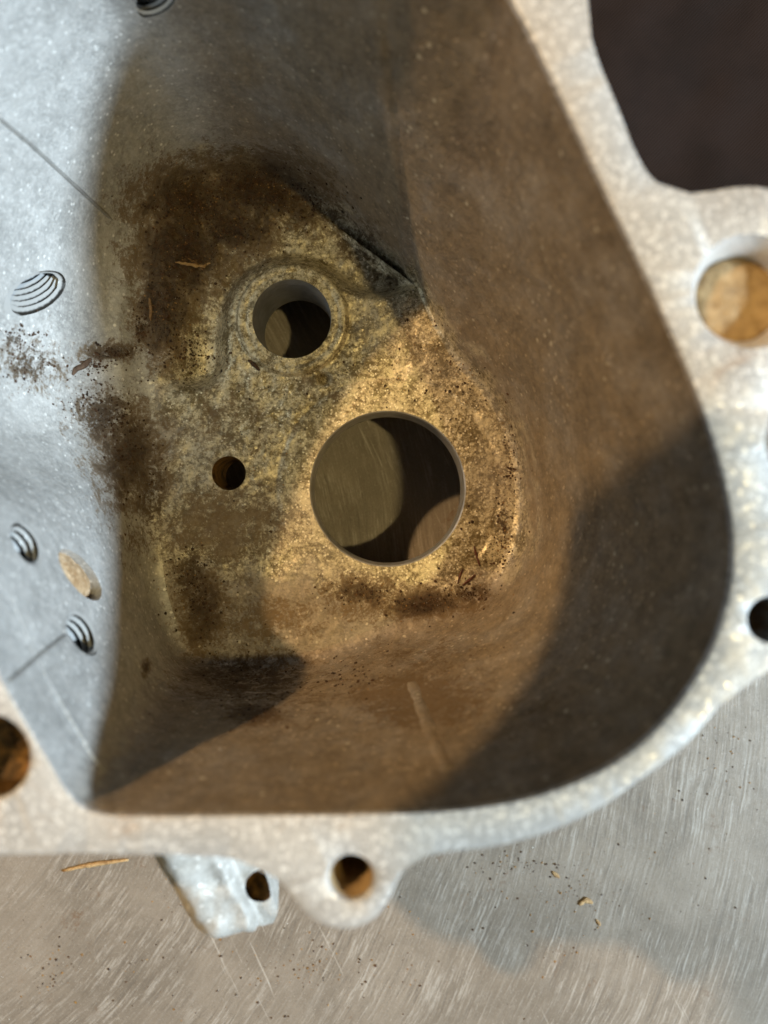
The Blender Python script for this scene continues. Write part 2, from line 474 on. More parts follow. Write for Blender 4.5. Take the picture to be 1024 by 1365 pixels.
EDGE = KDTree(NU)
for _i, _r in enumerate(RING): EDGE.insert((_r[0], _r[1], 0), _i)
EDGE.balance()
def floor_z(x, y, rough=True):
    d = pocket_sd(x, y)
    z = FLOORZ
    if d > -1.0:
        z -= 8.0 * sstep(-62.5, -50.0, x) * sstep(-0.9, 5.2, d)
    rb = math.hypot(x - BORE.x, y - BORE.y); rh = math.hypot(x - HOLE.x, y - HOLE.y)
    z -= 0.25 * math.exp(-((rb - 30.5) / 0.6) ** 2)           # turned ring round the bearing bore
    z += 1.7 * (1 - sstep(14.6, 15.5, rh)) * (1 - sstep(-0.2, 0.6, d))
    z -= 0.25 * math.exp(-((rh - 12.6) / 0.3) ** 2)
    dd = math.hypot(x - DIMPLE.x, y - DIMPLE.y)
    z -= 2.6 * math.exp(-(dd / 1.5) ** 4)
    rp = math.hypot(x - PIN.x, y - PIN.y)
    z += 0.9 * math.exp(-(rp / 11.0) ** 4) * (1 if d < 0 else 0)
    if rough:
        px_, py_ = 512 + x / 210 * FPX, 682.5 - y / 210 * FPX
        ef = sstep(0.0, 4.0, EDGE.find((x, y, 0))[2])
        hp = blobs(RUST[:6], px_, py_)
        if hp > 0.3:
            hp = sstep(0.3, 0.9, hp) * ef
            z += hp * (1.2 + 1.1 * noise.noise((x * 0.45, y * 0.45, 9)) + 0.7 * noise.noise((x * 1.3, y * 1.3, 2)))
        k = sstep(28, 33, rb) * (0.4 + 0.6 * sstep(13, 17, rh))
        k = (0.25 + 0.75 * k) * ef
        z += k * (0.42 * noise.fractal((x * 0.22, y * 0.22, 1.7), 1.0, 2.0, 4) + 0.12 * noise.noise((x * 1.1, y * 1.1, 5)))
    return z

# dirt map in photo pixels (where stains lie on the part) ----------------
RUST = [(250, 268, 84, 56, 1.1), (335, 250, 92, 48, 1.15), (398, 272, 56, 40, 0.95), (245, 335, 74, 74, 1.15), (305, 300, 72, 50, 1.05),
        (218, 405, 44, 84, 1.05), (245, 470, 40, 30, 0.5), (270, 815, 40, 72, 0.9), (255, 765, 34, 50, 0.8), (290, 770, 30, 16, 0.5), (480, 790, 60, 24, 0.9),
        (560, 806, 84, 22, 0.98), (628, 792, 40, 22, 0.8), (672, 700, 14, 60, 0.62), (430, 770, 40, 14, 0.5), (340, 950, 56, 22, 0.85), (330, 905, 110, 55, 0.78), (150, 470, 50, 18, 0.85), (125, 486, 24, 10, 0.65),
        (188, 440, 12, 26, 0.9), (140, 555, 62, 50, 0.8), (172, 610, 56, 84, 0.95), (110, 535, 34, 16, 0.5), (200, 650, 32, 100, 0.8), (185, 520, 26, 40, 0.5),
        (40, 482, 60, 44, 0.72), (15, 450, 44, 26, 0.62), (545, 415, 22, 40, 0.6), (478, 322, 46, 40, 0.7), (515, 365, 32, 28, 0.68), (440, 285, 40, 30, 0.7),
        (470, 905, 30, 18, 0.45), (600, 940, 70, 14, 0.5), (520, 872, 80, 12, 0.5), (690, 985, 60, 26, 0.45), (195, 890, 8, 14, 0.9), (350, 520, 40, 10, 0.45), (400, 545, 50, 12, 0.42), (675, 640, 10, 90, 0.42)]
DIRT = [(350, 825, 120, 50, 0.7), (560, 930, 130, 60, 0.85), (300, 560, 140, 100, 0.60), (300, 700, 130, 80, 0.80), (430, 520, 70, 36, 0.62), (350, 480, 60, 40, 0.45), (560, 470, 60, 70, 0.52),
        (640, 560, 50, 70, 0.45), (510, 800, 160, 46, 0.72), (560, 900, 150, 90, 0.62), (360, 920, 190, 100, 0.62), (700, 960, 120, 60, 0.55),
        (300, 780, 120, 46, 0.5), (430, 300, 100, 60, 0.6), (160, 560, 80, 130, 0.45), (640, 850, 120, 80, 0.42), (300, 1040, 240, 40, 0.40),
        (670, 640, 30, 130, 0.55), (620, 770, 60, 30, 0.62), (320, 200, 150, 40, 0.55), (180, 700, 40, 120, 0.6), (230, 940, 60, 90, 0.45), (460, 200, 60, 200, 0.3)]
def blobs(lst, px, py, k=0.85):
    v = 0.0
    for cx, cy, rx, ry, a in lst:
        q = ((px - cx) / rx) ** 2 + ((py - cy) / ry) ** 2
        if q < 6: v = max(v, a * math.exp(-q * k))
    return v

def dirt_attrs(verts):
    d, r = [], []
    for v in verts:
        px, py = to_px(v)
        rv = blobs(RUST, px, py); rw = blobs(RUST, px, py, 0.42)
        d.append(max(1.15 * blobs(DIRT, px, py), 1.05 * rw)); r.append(rv)
    return {"dirt": d, "rust": r}

def pad(p):
    px, py = to_px(p)
    nz = 26 * noise.fractal(p * 0.12, 1.0, 2.0, 4)
    ring = 1 - sstep(140, 176, math.hypot(px - 517, py - 651) + nz)
    body = (1 - sstep(735, 800, py + nz)) * sstep(196, 240, px + nz)
    return (0.08 + 0.92 * max(ring, body)) * (1.0 - 0.3 * sstep(0.0, 1.0, noise.noise(p * 0.06) + 0.2))

def shade_tint_attr(verts, idx):
    """brown tint that deepens the shade on every wall but the left"""
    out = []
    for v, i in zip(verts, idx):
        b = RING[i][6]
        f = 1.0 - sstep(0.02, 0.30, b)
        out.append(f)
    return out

# wall loft -----------------------------------------------------------
def profile(i):
    fx, fy, rx, ry, fl, off, be = RING[i]
    F = Vector((fx, fy, floor_z(fx, fy, False)))
    R = Vector((rx, ry, RIMZ))
    out = Vector((rx - fx, ry - fy, 0))
    px, py = RING[i - 1], RING[(i + 1) % NU]
    t = Vector((py[0] - px[0], py[1] - px[1], 0))
    nrm = Vector((t.y, -t.x, 0))
    if nrm.length < 1e-6: nrm = out.copy()
    nrm.normalize()
    if nrm.dot(Vector((fx - cen.x, fy - cen.y, 0))) < 0: nrm = -nrm
    K = F + nrm * fl * 0.55                                    # foot of the wall
    Mid = K.lerp(R, 0.5)
    if be > 0:
        h = K.lerp(R, 0.5 + 0.18 * be); Mid = Vector((h.x, h.y, K.z + (R.z - K.z) * (0.5 - 0.20 * be)))
    Q = K + (Mid - K).normalized() * fl * 1.1
    pts = []
    nf = 10
    for k in range(nf):                                        # fillet
        t = k / nf
        pts.append(F * (1 - t) ** 2 + K * 2 * t * (1 - t) + Q * t * t)
    nw = 60
    for k in range(nw + 1):                                    # drafted wall
        t = k / nw
        b = Q.lerp(R, t)
        if be > 0:
            c = Mid * 2 - (Q + R) * 0.5
            b = Q * (1 - t) ** 2 + c * 2 * t * (1 - t) + R * t * t
        pts.append(b)
    # cut at the flange underside
    zc = RIMZ - 1.0
    cut = []
    for a, b in zip(pts, pts[1:]):
        cut.append(a)
        if b.z >= zc:
            cut.append(a.lerp(b, (zc - a.z) / max(1e-6, b.z - a.z))); break
    return resample(cut, 78, False), R, nrm, off

NR = 78
inner, RIM, LOW, OUT = [], [], [], []
for i in range(NU):
    pr, R, nrm, off = profile(i)
    inner.append(pr); RIM.append(R); LOW.append(pr[-1])
for i in range(NU):
    t = RIM[(i + 1) % NU] - RIM[i - 1]
    n = Vector((t.y, -t.x, 0)).normalized()
    if n.dot(Vector((RIM[i].x + 20, RIM[i].y - 20, 0))) < 0: n = -n
    OUT.append((RIM[i] + n * RING[i][5]).xy)

def build_wall():
    verts, faces = [], []
    for i in range(NU):
        pr = inner[i]
        for j in range(NR):
            p = pr[j].copy()
            if 0 < j < NR - 1:
                a = inner[(i + 1) % NU][j] - inner[i - 1][j]; b = pr[j + 1] - pr[j - 1]
                n = a.cross(b)
                if n.length > 1e-9:
                    n.normalize()
                    k = sstep(0, 8, j) * sstep(NR - 1, NR - 4, j)
                    p += n * k * (0.30 * noise.fractal(p * 0.07, 1.0, 2.0, 3) + 0.07 * noise.noise(p * 0.8))
            verts.append(p)
        zt = RIMZ - FLANGE_T
        o = OUT[i]
        verts.append(Vector((o.x, o.y, zt)))
        verts.append(Vector((o.x, o.y, 0.3)))
        fi = pr[0]
        verts.append(Vector((fi.x, fi.y, 0.3)))
    W = NR + 3
    for i in range(NU):
        i2 = (i + 1) % NU
        for j in range(W):
            j2 = (j + 1) % W
            faces.append((i * W + j, i2 * W + j, i2 * W + j2, i * W + j2))
    at = dirt_attrs(verts)
    at["patina"] = [pad(v) * (1 - sstep(0, 14, (k % (NR + 3)) + 8 * noise.fractal(v * 0.2, 1.0, 2.0, 4))) if (k % (NR + 3)) < NR else 0.0 for k, v in enumerate(verts)]
    at["shade_tint"] = shade_tint_attr(verts, [k // (NR + 3) for k in range(len(verts))])
    o = make("cavity_wall", verts, faces, M['wall'], casing, True, at)
    fix_normals(o)
    return o
wall = build_wall()
def bvh_of(o):
    me = o.data
    return BVHTree.FromPolygons([v.co / S for v in me.vertices], [p.vertices[:] for p in me.polygons])
WB = bvh_of(wall)
EYE = Vector((0, 0, CAMZ))
def on_wall(px, py):
    d = (P(px, py, 0) - EYE).normalized()
    hit, nrm, _, _ = WB.ray_cast(EYE, d)
    if hit is None: return None, None
    if nrm.dot(d) > 0: nrm = -nrm
    return hit, nrm

# tapped holes breaking into the left wall -----------------------------------
CUTS = []
def frame_of(a, up):
    a = a.normalized()
    u = (up - a * up.dot(a)).normalized()
    return a, u, a.cross(u)

def sleeve(name, c, a, U, V, depth, pitch, th, mat, nang=72):
    """lining of a hole, trimmed to the wall surface; U, V are the half axes of its mouth; pitch 0 = plain"""
    verts, faces, grv = [], [], []
    rows = int(depth / (pitch / 8 if pitch else depth / 10))
    for k in range(nang):
        t = 2 * math.pi * k / nang
        base = c + U * math.cos(t) + V * math.sin(t)
        hit, _, _, _ = WB.ray_cast(base - a * 8, a)
        s0 = (hit - base).dot(a) if hit else 0.0
        s0 = max(-4.0, min(4.0, s0))
        for j in range(rows + 1):
            s = s0 + (depth - s0) * j / rows
            rr = 1.0; grv.append(0.0)
            if pitch:
                ph = (s / pitch + k / nang) % 1.0
                tri = 1 - abs(2 * ph - 1)
                rr = 1 - th * tri * sstep(0, pitch * 0.15, s - s0)
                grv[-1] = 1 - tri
            verts.append(c + (U * math.cos(t) + V * math.sin(t)) * rr + a * s)
    for k in range(nang):
        k2 = (k + 1) % nang
        for j in range(rows):
            faces.append((k * (rows + 1) + j, k * (rows + 1) + j + 1, k2 * (rows + 1) + j + 1, k2 * (rows + 1) + j))
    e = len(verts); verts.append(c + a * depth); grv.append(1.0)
    for k in range(nang):
        faces.append((k * (rows + 1) + rows, e, ((k + 1) % nang) * (rows + 1) + rows))
    o = make(name, verts, faces, mat, casing, True, {"groove_shade": grv})
    sharp_by_angle(o, 35)
    cv, cf = [], []
    for s in (-7, depth + 0.3):
        for k in range(nang):
            t = 2 * math.pi * k / nang
            cv.append(c + (U * math.cos(t) + V * math.sin(t)) * 1.003 + a * s)
    cf.append(tuple(range(nang))); cf.append(tuple(range(2 * nang - 1, nang - 1, -1)))
    for k in range(nang):
        k2 = (k + 1) % nang
        cf.append((k, k + nang, k2 + nang, k2))
    co = make("cutter", cv, cf, mat, None, False)
    fix_normals(co)
    CUTS.append(co)
    return o

def mouth(px, py, l, s_):
    c, n = on_wall(px, py)
    e1, e2 = on_wall(px + l[0], py + l[1])[0], on_wall(px - l[0], py - l[1])[0]
    f1, f2 = on_wall(px + s_[0], py + s_[1])[0], on_wall(px - s_[0], py - s_[1])[0]
    V = (e1 - e2) * 0.5 if e1 and e2 else ((e1 - c) if e1 else (c - e2))
    U = (f1 - f2) * 0.5 if f1 and f2 else ((f1 - c) if f1 else (c - f2))
    return c, n, U, V
def tapped(px, py, l, s_, axis, pitch, depth=11):
    c, n, U, V = mouth(px, py, l, s_)
    return sleeve("tapped_hole", c, Vector(axis).normalized(), U, V, depth, pitch, 0.22, M['thread'])
tapped(47, 389, (40, -21), (10, 23), (-0.50, 0.90, -0.18), 1.6)
tapped(36, 725, (17, 27), (-13, 10), (-0.85, -0.58, -0.10), 1.5)
tapped(110, 845, (17, 28), (-13, 10), (-0.85, -0.58, -0.10), 1.5)
tapped(205, 2, (27, -14), (8, 17), (-0.50, 0.90, -0.18), 1.6)
# oval breakout packed with tan dirt
c0, n0, v0, u0 = mouth(108, 767, (25, 33), (14, -9))
a0 = (-n0 + Vector((0, 0, -0.5))).normalized()
sleeve("core_plug_hole", c0, a0, u0, v0, 5.0, 0, 0, M['wall'], 56)
def plug():
    verts, faces = [], []
    nr, na = 9, 40
    for i in range(nr + 1):
        for k in range(na):
            t = 2 * math.pi * k / na; q = i / nr
            h = 1.0 + 1.2 * q ** 3 + 0.35 * noise.noise((q * 6 * math.cos(t), q * 6 * math.sin(t), 2))
            h += 1.6 * sstep(0.2, 1.0, q * math.cos(t))
            verts.append(c0 + u0 * (0.99 * q * math.cos(t)) + v0 * (0.99 * q * math.sin(t)) + a0 * h)
    for i in range(nr):
        for k in range(na):
            k2 = (k + 1) % na
            faces.append((i * na + k, (i + 1) * na + k, (i + 1) * na + k2, i * na + k2))
    o = make("packed_dirt_plug", verts, faces, M['sand'], casing)
    o["label"] = "tan packed dirt filling the oval hole"
plug()

# apply the cuts
for co in CUTS:
    md = wall.modifiers.new("cut", 'BOOLEAN'); md.object = co; md.operation = 'DIFFERENCE'; md.solver = 'EXACT'
dg = bpy.context.evaluated_depsgraph_get()
me2 = bpy.data.meshes.new_from_object(wall.evaluated_get(dg), preserve_all_data_layers=True, depsgraph=dg)
wall.modifiers.clear()
wall.data = me2
me2.materials.clear(); me2.materials.append(M['wall'])
me2.polygons.foreach_set("material_index", [0] * len(me2.polygons))
me2.polygons.foreach_set("use_smooth", [True] * len(me2.polygons))
sharp_by_angle(wall, 38)
for co in CUTS:
    bpy.data.objects.remove(co)

# floor ---------------------------------------------------------------
def circle(c, r, n):
    return [Vector((c.x + r * math.cos(2 * math.pi * k / n), c.y + r * math.sin(2 * math.pi * k / n))) for k in range(n)]
CH = 0.35
def build_floor():
    pts, edges = [], []
    def loop(ps):
        b = len(pts); pts.extend(ps)
        edges.extend((b + k, b + (k + 1) % len(ps)) for k in range(len(ps)))
    edge2 = [Vector((r[0], r[1])) for r in RING]
    loop(edge2)
    holes = [(BORE, BORE_R + CH, 128), (HOLE, HOLE_R + CH, 80), (PIN, PIN_R + CH, 40)]
    for c, r, n in holes: loop(circle(c, r, n))
    xs = [p.x for p in edge2]; ys = [p.y for p in edge2]
    st = 0.55; yy = min(ys); row = 0
    def inside(x, y):
        ins = False
        for i in range(0, NU, 2):
            a = edge2[i]; b = edge2[(i + 2) % NU]
            if (a.y > y) != (b.y > y) and x < (b.x - a.x) * (y - a.y) / (b.y - a.y) + a.x: ins = not ins
        return ins
    while yy < max(ys):
        # spans by scanline
        cr = []
        for i in range(NU):
            a = edge2[i]; b = edge2[(i + 1) % NU]
            if (a.y > yy) != (b.y > yy): cr.append((b.x - a.x) * (yy - a.y) / (b.y - a.y) + a.x)
        cr.sort()
        for x0, x1 in zip(cr[::2], cr[1::2]):
            x = x0 + 0.3 + (0.27 if row % 2 else 0)
            while x < x1 - 0.3:
                if all(math.hypot(x - c.x, yy - c.y) > r + 0.3 for c, r, n in holes):
                    pts.append(Vector((x + random.uniform(-.08, .08), yy + random.uniform(-.08, .08))))
                x += st
        yy += st * 0.87; row += 1
    v, e, f, *_ = geometry.delaunay_2d_cdt(pts, edges, [], 1, 1e-5, False)
    faces = []
    for t in f:
        c = (v[t[0]] + v[t[1]] + v[t[2]]) / 3
        if any(math.hypot(c.x - h.x, c.y - h.y) < r - 0.001 for h, r, n in holes): continue
        faces.append(tuple(t))
    es = {(round(p.x, 3), round(p.y, 3)) for p in edge2}
    verts = []
    for p in v:
        e_ = (round(p.x, 3), round(p.y, 3)) in es
        verts.append(Vector((p.x, p.y, floor_z(p.x, p.y, not e_))))
    at = dirt_attrs(verts)
    at["patina"] = [pad(p) for p in verts]
    at["shade_tint"] = [0.85] * len(verts)
    o = make("cavity_floor", verts, faces, M['floor'], casing, True, at)
    # normals up
    if sum(p.normal.z for p in o.data.polygons) < 0: o.data.flip_normals()
    # underside plate with the same holes
    return o
floor = build_floor()

def bore_tube(name, c, r, n, z1, mat):
    verts, faces = [], []
    rows = [(r + CH + 0.02, None), (r, -0.4), (r, -3.0), (r, -6.0), (r, z1)]
    zt = [floor_z(c.x + (r + CH) * math.cos(2 * math.pi * k / n), c.y + (r + CH) * math.sin(2 * math.pi * k / n)) for k in range(n)]
    for rr, z in rows:
        for k in range(n):
            t = 2 * math.pi * k / n
            zz = zt[k] if z is None else (FLOORZ + z if z < 0 else z)
            verts.append((c.x + rr * math.cos(t), c.y + rr * math.sin(t), zz))
    for j in range(len(rows) - 1):
        for k in range(n):
            k2 = (k + 1) % n
            faces.append((j * n + k, j * n + k2, (j + 1) * n + k2, (j + 1) * n + k))
    o = make(name, verts, faces, mat, casing)
    sharp_by_angle(o, 30)
    return o
bore_tube("bearing_bore", BORE, BORE_R, 128, 28.0, M['bore'])["label"] = "large round bearing bore through the floor"
bore_tube("shaft_bore", HOLE, HOLE_R, 80, 22.0, M['bore'])["label"] = "smaller shaft bore in its round boss"
pb = bore_tube("pin_bore", PIN, PIN_R, 40, 24.0, M['rust_shade_hole'])

# underside of the casing: plate with the bores left open, so that light only enters through them
def underside():
    pts, edges = [], []
    def loop(ps):
        b = len(pts); pts.extend(ps)
        edges.extend((b + k, b + (k + 1) % len(ps)) for k in range(len(ps)))
    loop([Vector((r[0], r[1])) for r in RING[::4]])
    hs = [(BORE, BORE_R + 0.03, 128), (HOLE, HOLE_R + 0.03, 80), (PIN, PIN_R + 0.03, 40)]
    for c, r, n in hs: loop(circle(c, r, n))
    v, e, f, *_ = geometry.delaunay_2d_cdt(pts, edges, [], 1, 1e-5, False)
    faces = []
    for t in f:
        c = (v[t[0]] + v[t[1]] + v[t[2]]) / 3
        if any(math.hypot(c.x - h.x, c.y - h.y) < r for h, r, n in hs): continue
        faces.append(tuple(t))
    o = make("underside", [(p.x, p.y, 28.0) for p in v], faces, M['wall'], casing, False)
underside()

# flange --------------------------------------------------------------
OUTER = [(783, -2), (786, 30), (801, 82), (826, 142), (849, 200), (872, 236), (905, 254), (945, 253), (985, 247), (1024, 249), (1075, 268), (1108, 325),
         (1112, 400), (1092, 470), (1052, 522), (1028, 555), (1021, 582), (1029, 615), (1052, 670), (1088, 735), (1102, 820), (1086, 868), (1045, 888),
         (1012, 903), (975, 928), (948, 958), (915, 995), (862, 1036), (795, 1082), (720, 1115), (650, 1132), (592, 1138), (556, 1148), (534, 1170),
         (518, 1202), (498, 1228), (466, 1240), (432, 1235), (404, 1216), (382, 1188), (355, 1164), (318, 1149), (240, 1143), (110, 1140), (0, 1142),
         (-100, 1141), (-210, 1100), (-320, 960), (-440, 760), (-500, 480), (-470, 150), (-340, -150), (-130, -290), (60, -330), (260, -300), (420, -250), (560, -235),
         (690, -205), (770, -150), (790, -80)]
FH = [  # bolt holes: px centre, px radius, chamfer, depth
 ((468, 1171), 29, 0.9, FLANGE_T), ((1027, 826), 30, 0.5, FLANGE_T), ((-18, 1010), 56, 0.8, FLANGE_T), ((1000, 388), 76, 0.2, FLANGE_T),
]
def build_flange():
    outer = catmull([P(x, y, RIMZ) for x, y in OUTER], 700)
    loops = []          # (points, sign of outward shift for bevel, rows)
    def normals(ps, sign):
        n = len(ps); out = []
        for i in range(n):
            t = ps[(i + 1) % n] - ps[i - 1]
            out.append(Vector((t.y, -t.x, 0)).normalized() * sign)
        return out
    def area(ps):
        return sum(a.x * b.y - b.x * a.y for a, b in zip(ps, ps[1:] + ps[:1]))
    verts, faces, top_loops = [], [], []
    def ring(ps3, bev, low, z_low, into):
        """into: +1 material lies to the inside of the loop, -1 outside"""
        n = len(ps3)
        s = 1 if area(ps3) > 0 else -1
        nr = normals(ps3, -s * into)             # towards the material
        b0 = len(verts)
        wob = [0.10 * noise.noise(p * 0.35) for p in ps3]
        for p, q, w_ in zip(ps3, nr, wob): verts.append(Vector((p.x + q.x * (bev + w_), p.y + q.y * (bev + w_), RIMZ)))
        for p, q in zip(ps3, nr): verts.append(Vector((p.x + q.x * bev * 0.3, p.y + q.y * bev * 0.3, RIMZ - bev * 0.3)))
        for p in ps3: verts.append(Vector((p.x, p.y, RIMZ - bev)))
        for i, p in enumerate(ps3):
            l = low[i] if low else Vector((p.x, p.y, z_low))
            verts.append(l.copy())
        for r in range(3):
            for i in range(n):
                i2 = (i + 1) % n
                faces.append((b0 + r * n + i, b0 + r * n + i2, b0 + (r + 1) * n + i2, b0 + (r + 1) * n + i))
        top_loops.append((b0, n))
    ring(outer, 0.7, None, RIMZ - FLANGE_T, 1)
    ring(RIM, 0.5, LOW, 0, -1)
    for (c, r, ch, dep) in FH:
        cc = P(c[0], c[1], RIMZ); rr = r / FPX * 117
        cir = [Vector((cc.x + rr * math.cos(2 * math.pi * k / 64), cc.y + rr * math.sin(2 * math.pi * k / 64), RIMZ)) for k in range(64)]
        ring(cir, ch, None, RIMZ - dep, -1)
    # top face with scattered inner points for a slightly uneven scraped surface
    pts, edges, src = [], [], []
    for b0, n in top_loops:
        base = len(pts)
        for k in range(n):
            pts.append(verts[b0 + k].xy); src.append(b0 + k)
        edges.extend((base + k, base + (k + 1) % n) for k in range(n))
    v, e, f, ov, *_ = geometry.delaunay_2d_cdt(pts, edges, [], 1, 1e-6, True)
    mp = []
    for i, p in enumerate(v):
        if ov[i]: mp.append(src[ov[i][0]])
        else:
            mp.append(len(verts)); verts.append(Vector((p.x, p.y, RIMZ)))
    o2 = [p.xy for p in outer]; r2 = [verts[top_loops[1][0] + k].xy for k in range(NU)]
    def inpoly(c, ps):
        ins = False; n = len(ps)
        for i in range(n):
            a, b = ps[i], ps[(i + 1) % n]
            if (a.y > c.y) != (b.y > c.y) and c.x < (b.x - a.x) * (c.y - a.y) / (b.y - a.y) + a.x: ins = not ins
        return ins
    hs = [(P(c[0], c[1], RIMZ), r / FPX * 117 + ch) for c, r, ch, d in FH]
    for t in f:
        c = (v[t[0]] + v[t[1]] + v[t[2]]) / 3
        if not inpoly(c, o2) or inpoly(c, r2): continue
        if any(math.hypot(c.x - h.x, c.y - h.y) < r - 0.15 for h, r in hs): continue
        faces.append(tuple(mp[k] for k in t))
    # underside as a flat sheet between outer edge and wall outside is hidden; close with outer-to-wall ring
    o = make("flange", verts, faces, M['flange'], casing)
    fix_normals(o)
    sharp_by_angle(o, 32)
    # underside
    pts = [p.xy for p in outer[::2]]; n1 = len(pts)
    ed = [(k, (k + 1) % n1) for k in range(n1)]
    q = [p.xy for p in LOW[::2]]; n2 = len(q)
    ed += [(n1 + k, n1 + (k + 1) % n2) for k in range(n2)]
    v, e, f, *_ = geometry.delaunay_2d_cdt(pts + q, ed, [], 1, 1e-6, False)
    fs = []
    for t in f:
        c = (v[t[0]] + v[t[1]] + v[t[2]]) / 3
        if not inpoly(c, o2) or inpoly(c, q): continue
        if any(math.hypot(c.x - h.x, c.y - h.y) < r for h, r in hs[:2]): continue
        fs.append(tuple(t))
    make("flange_underside", [(p.x, p.y, RIMZ - FLANGE_T) for p in v], fs, M['flange'], casing, False)
    return o
flange = build_flange()

def lathe(name, c, prof, mat, parent, n=64, zoff=0.0, jitter=0.0):
    verts, faces = [], []
    for r, z in prof:
        for k in range(n):
            t = 2 * math.pi * k / n
            j = jitter * noise.noise((r * math.cos(t) * 0.5, r * math.sin(t) * 0.5, z))
            verts.append((c.x + r * math.cos(t), c.y + r * math.sin(t), z + zoff + j))
    for j in range(len(prof) - 1):
        for k in range(n):
            k2 = (k + 1) % n
            faces.append((j * n + k, j * n + k2, (j + 1) * n + k2, (j + 1) * n + k))
    o = make(name, verts, faces, mat, parent); sharp_by_angle(o, 35)
    return o
# dowel socket at right: bright countersink and tan bottom
dc = P(1000, 388, RIMZ); dr = 76 / FPX * 117
lathe("dowel_countersink", dc, [(dr - 0.02, RIMZ - 0.25), (dr - 0.8, RIMZ - 1.6), (dr - 1.7, RIMZ - 3.4), (dr - 1.9, RIMZ - 9.0)], M['bright'], flange)
db = lathe("dowel_bottom", Vector((dc.x + 0.3, dc.y - 0.3, 0)), [(dr - 1.7, RIMZ - 5.2), (dr - 2.4, RIMZ - 4.9)] + [((dr - 2.6) * (1 - k / 14) + 0.01, RIMZ - 4.7) for k in range(15)], M['tan'], flange, jitter=0.35)
db["label"] = "tan oily bottom of the dowel socket"
# rusty blind hole at the lower left
hc = P(-18, 1010, RIMZ); hr = 56 / FPX * 117
rb = lathe("rusty_socket", hc, [(hr - 0.02, RIMZ - 1.0), (hr - 0.3, RIMZ - 4), (hr - 0.7, RIMZ - 7), (hr * 0.5, RIMZ - 8), (0.01, RIMZ - 8.5)], M['rust_shade_hole'], flange, jitter=1.2)
rb["label"] = "rusty brown socket at the flange corner"
# lug bore under the bottom bolt hole
lc = P(468, 1171, RIMZ); lr = 29 / FPX * 117
lathe("lug_bore", lc, [(lr - (0.28 if k % 2 else 0.0), RIMZ - 0.9 - 0.6 * k) for k in range(28)] + [(lr * 0.5, RIMZ - 19), (0.01, RIMZ - 19)], M['tan'], flange)
lc = P(1027, 826, RIMZ); lr = 30 / FPX * 117
lathe("lug_bore", lc, [(lr, RIMZ - 0.5), (lr, RIMZ - 8), (lr, RIMZ - 24), (0.01, RIMZ - 24)], M['rust_shade_hole'], flange)

# casting seams: low beads that hug the wall ----------------------------------
def seam(pxs, r, sink, mat=None, n=60):
    pts = []
    ctl = [Vector((x, y, 0)) for x, y in pxs]
    for q in catmull(ctl, n, False):
        h, nn = on_wall(q.x, q.y)
        if h is None: continue
        pts.append((h, nn))
    verts, faces = [], []
    m = 10
    for i, (h, nn) in enumerate(pts):
        t = (pts[min(i + 1, len(pts) - 1)][0] - pts[max(i - 1, 0)][0]).normalized()
        b = t.cross(nn).normalized()
        rr = r * (1.0 + 0.12 * noise.noise(h * 0.5)) * min(1, 0.25 + min(i, len(pts) - 1 - i) / 6)
        for k in range(m):
            a = 2 * math.pi * k / m
            verts.append(h - nn * sink + b * rr * math.cos(a) + nn * rr * math.sin(a))
    for i in range(len(pts) - 1):
        for k in range(m):
            k2 = (k + 1) % m
            faces.append((i * m + k, i * m + k2, (i + 1) * m + k2, (i + 1) * m + k))
    return make("casting_seam", verts, faces, mat or M['wall'], casing, True, {"shade_tint": [1.0] * len(verts), "dirt": [0.35] * len(verts)})
seam([(-8, 152), (40, 192), (90, 238), (155, 298)], 0.55, 0.25, M['seam'])
seam([(-4, 922), (30, 894), (60, 868), (92, 843)], 0.55, 0.28, M['seam'])
seam([(545, 900), (562, 945), (580, 990), (600, 1035)], 2.6, 2.2)

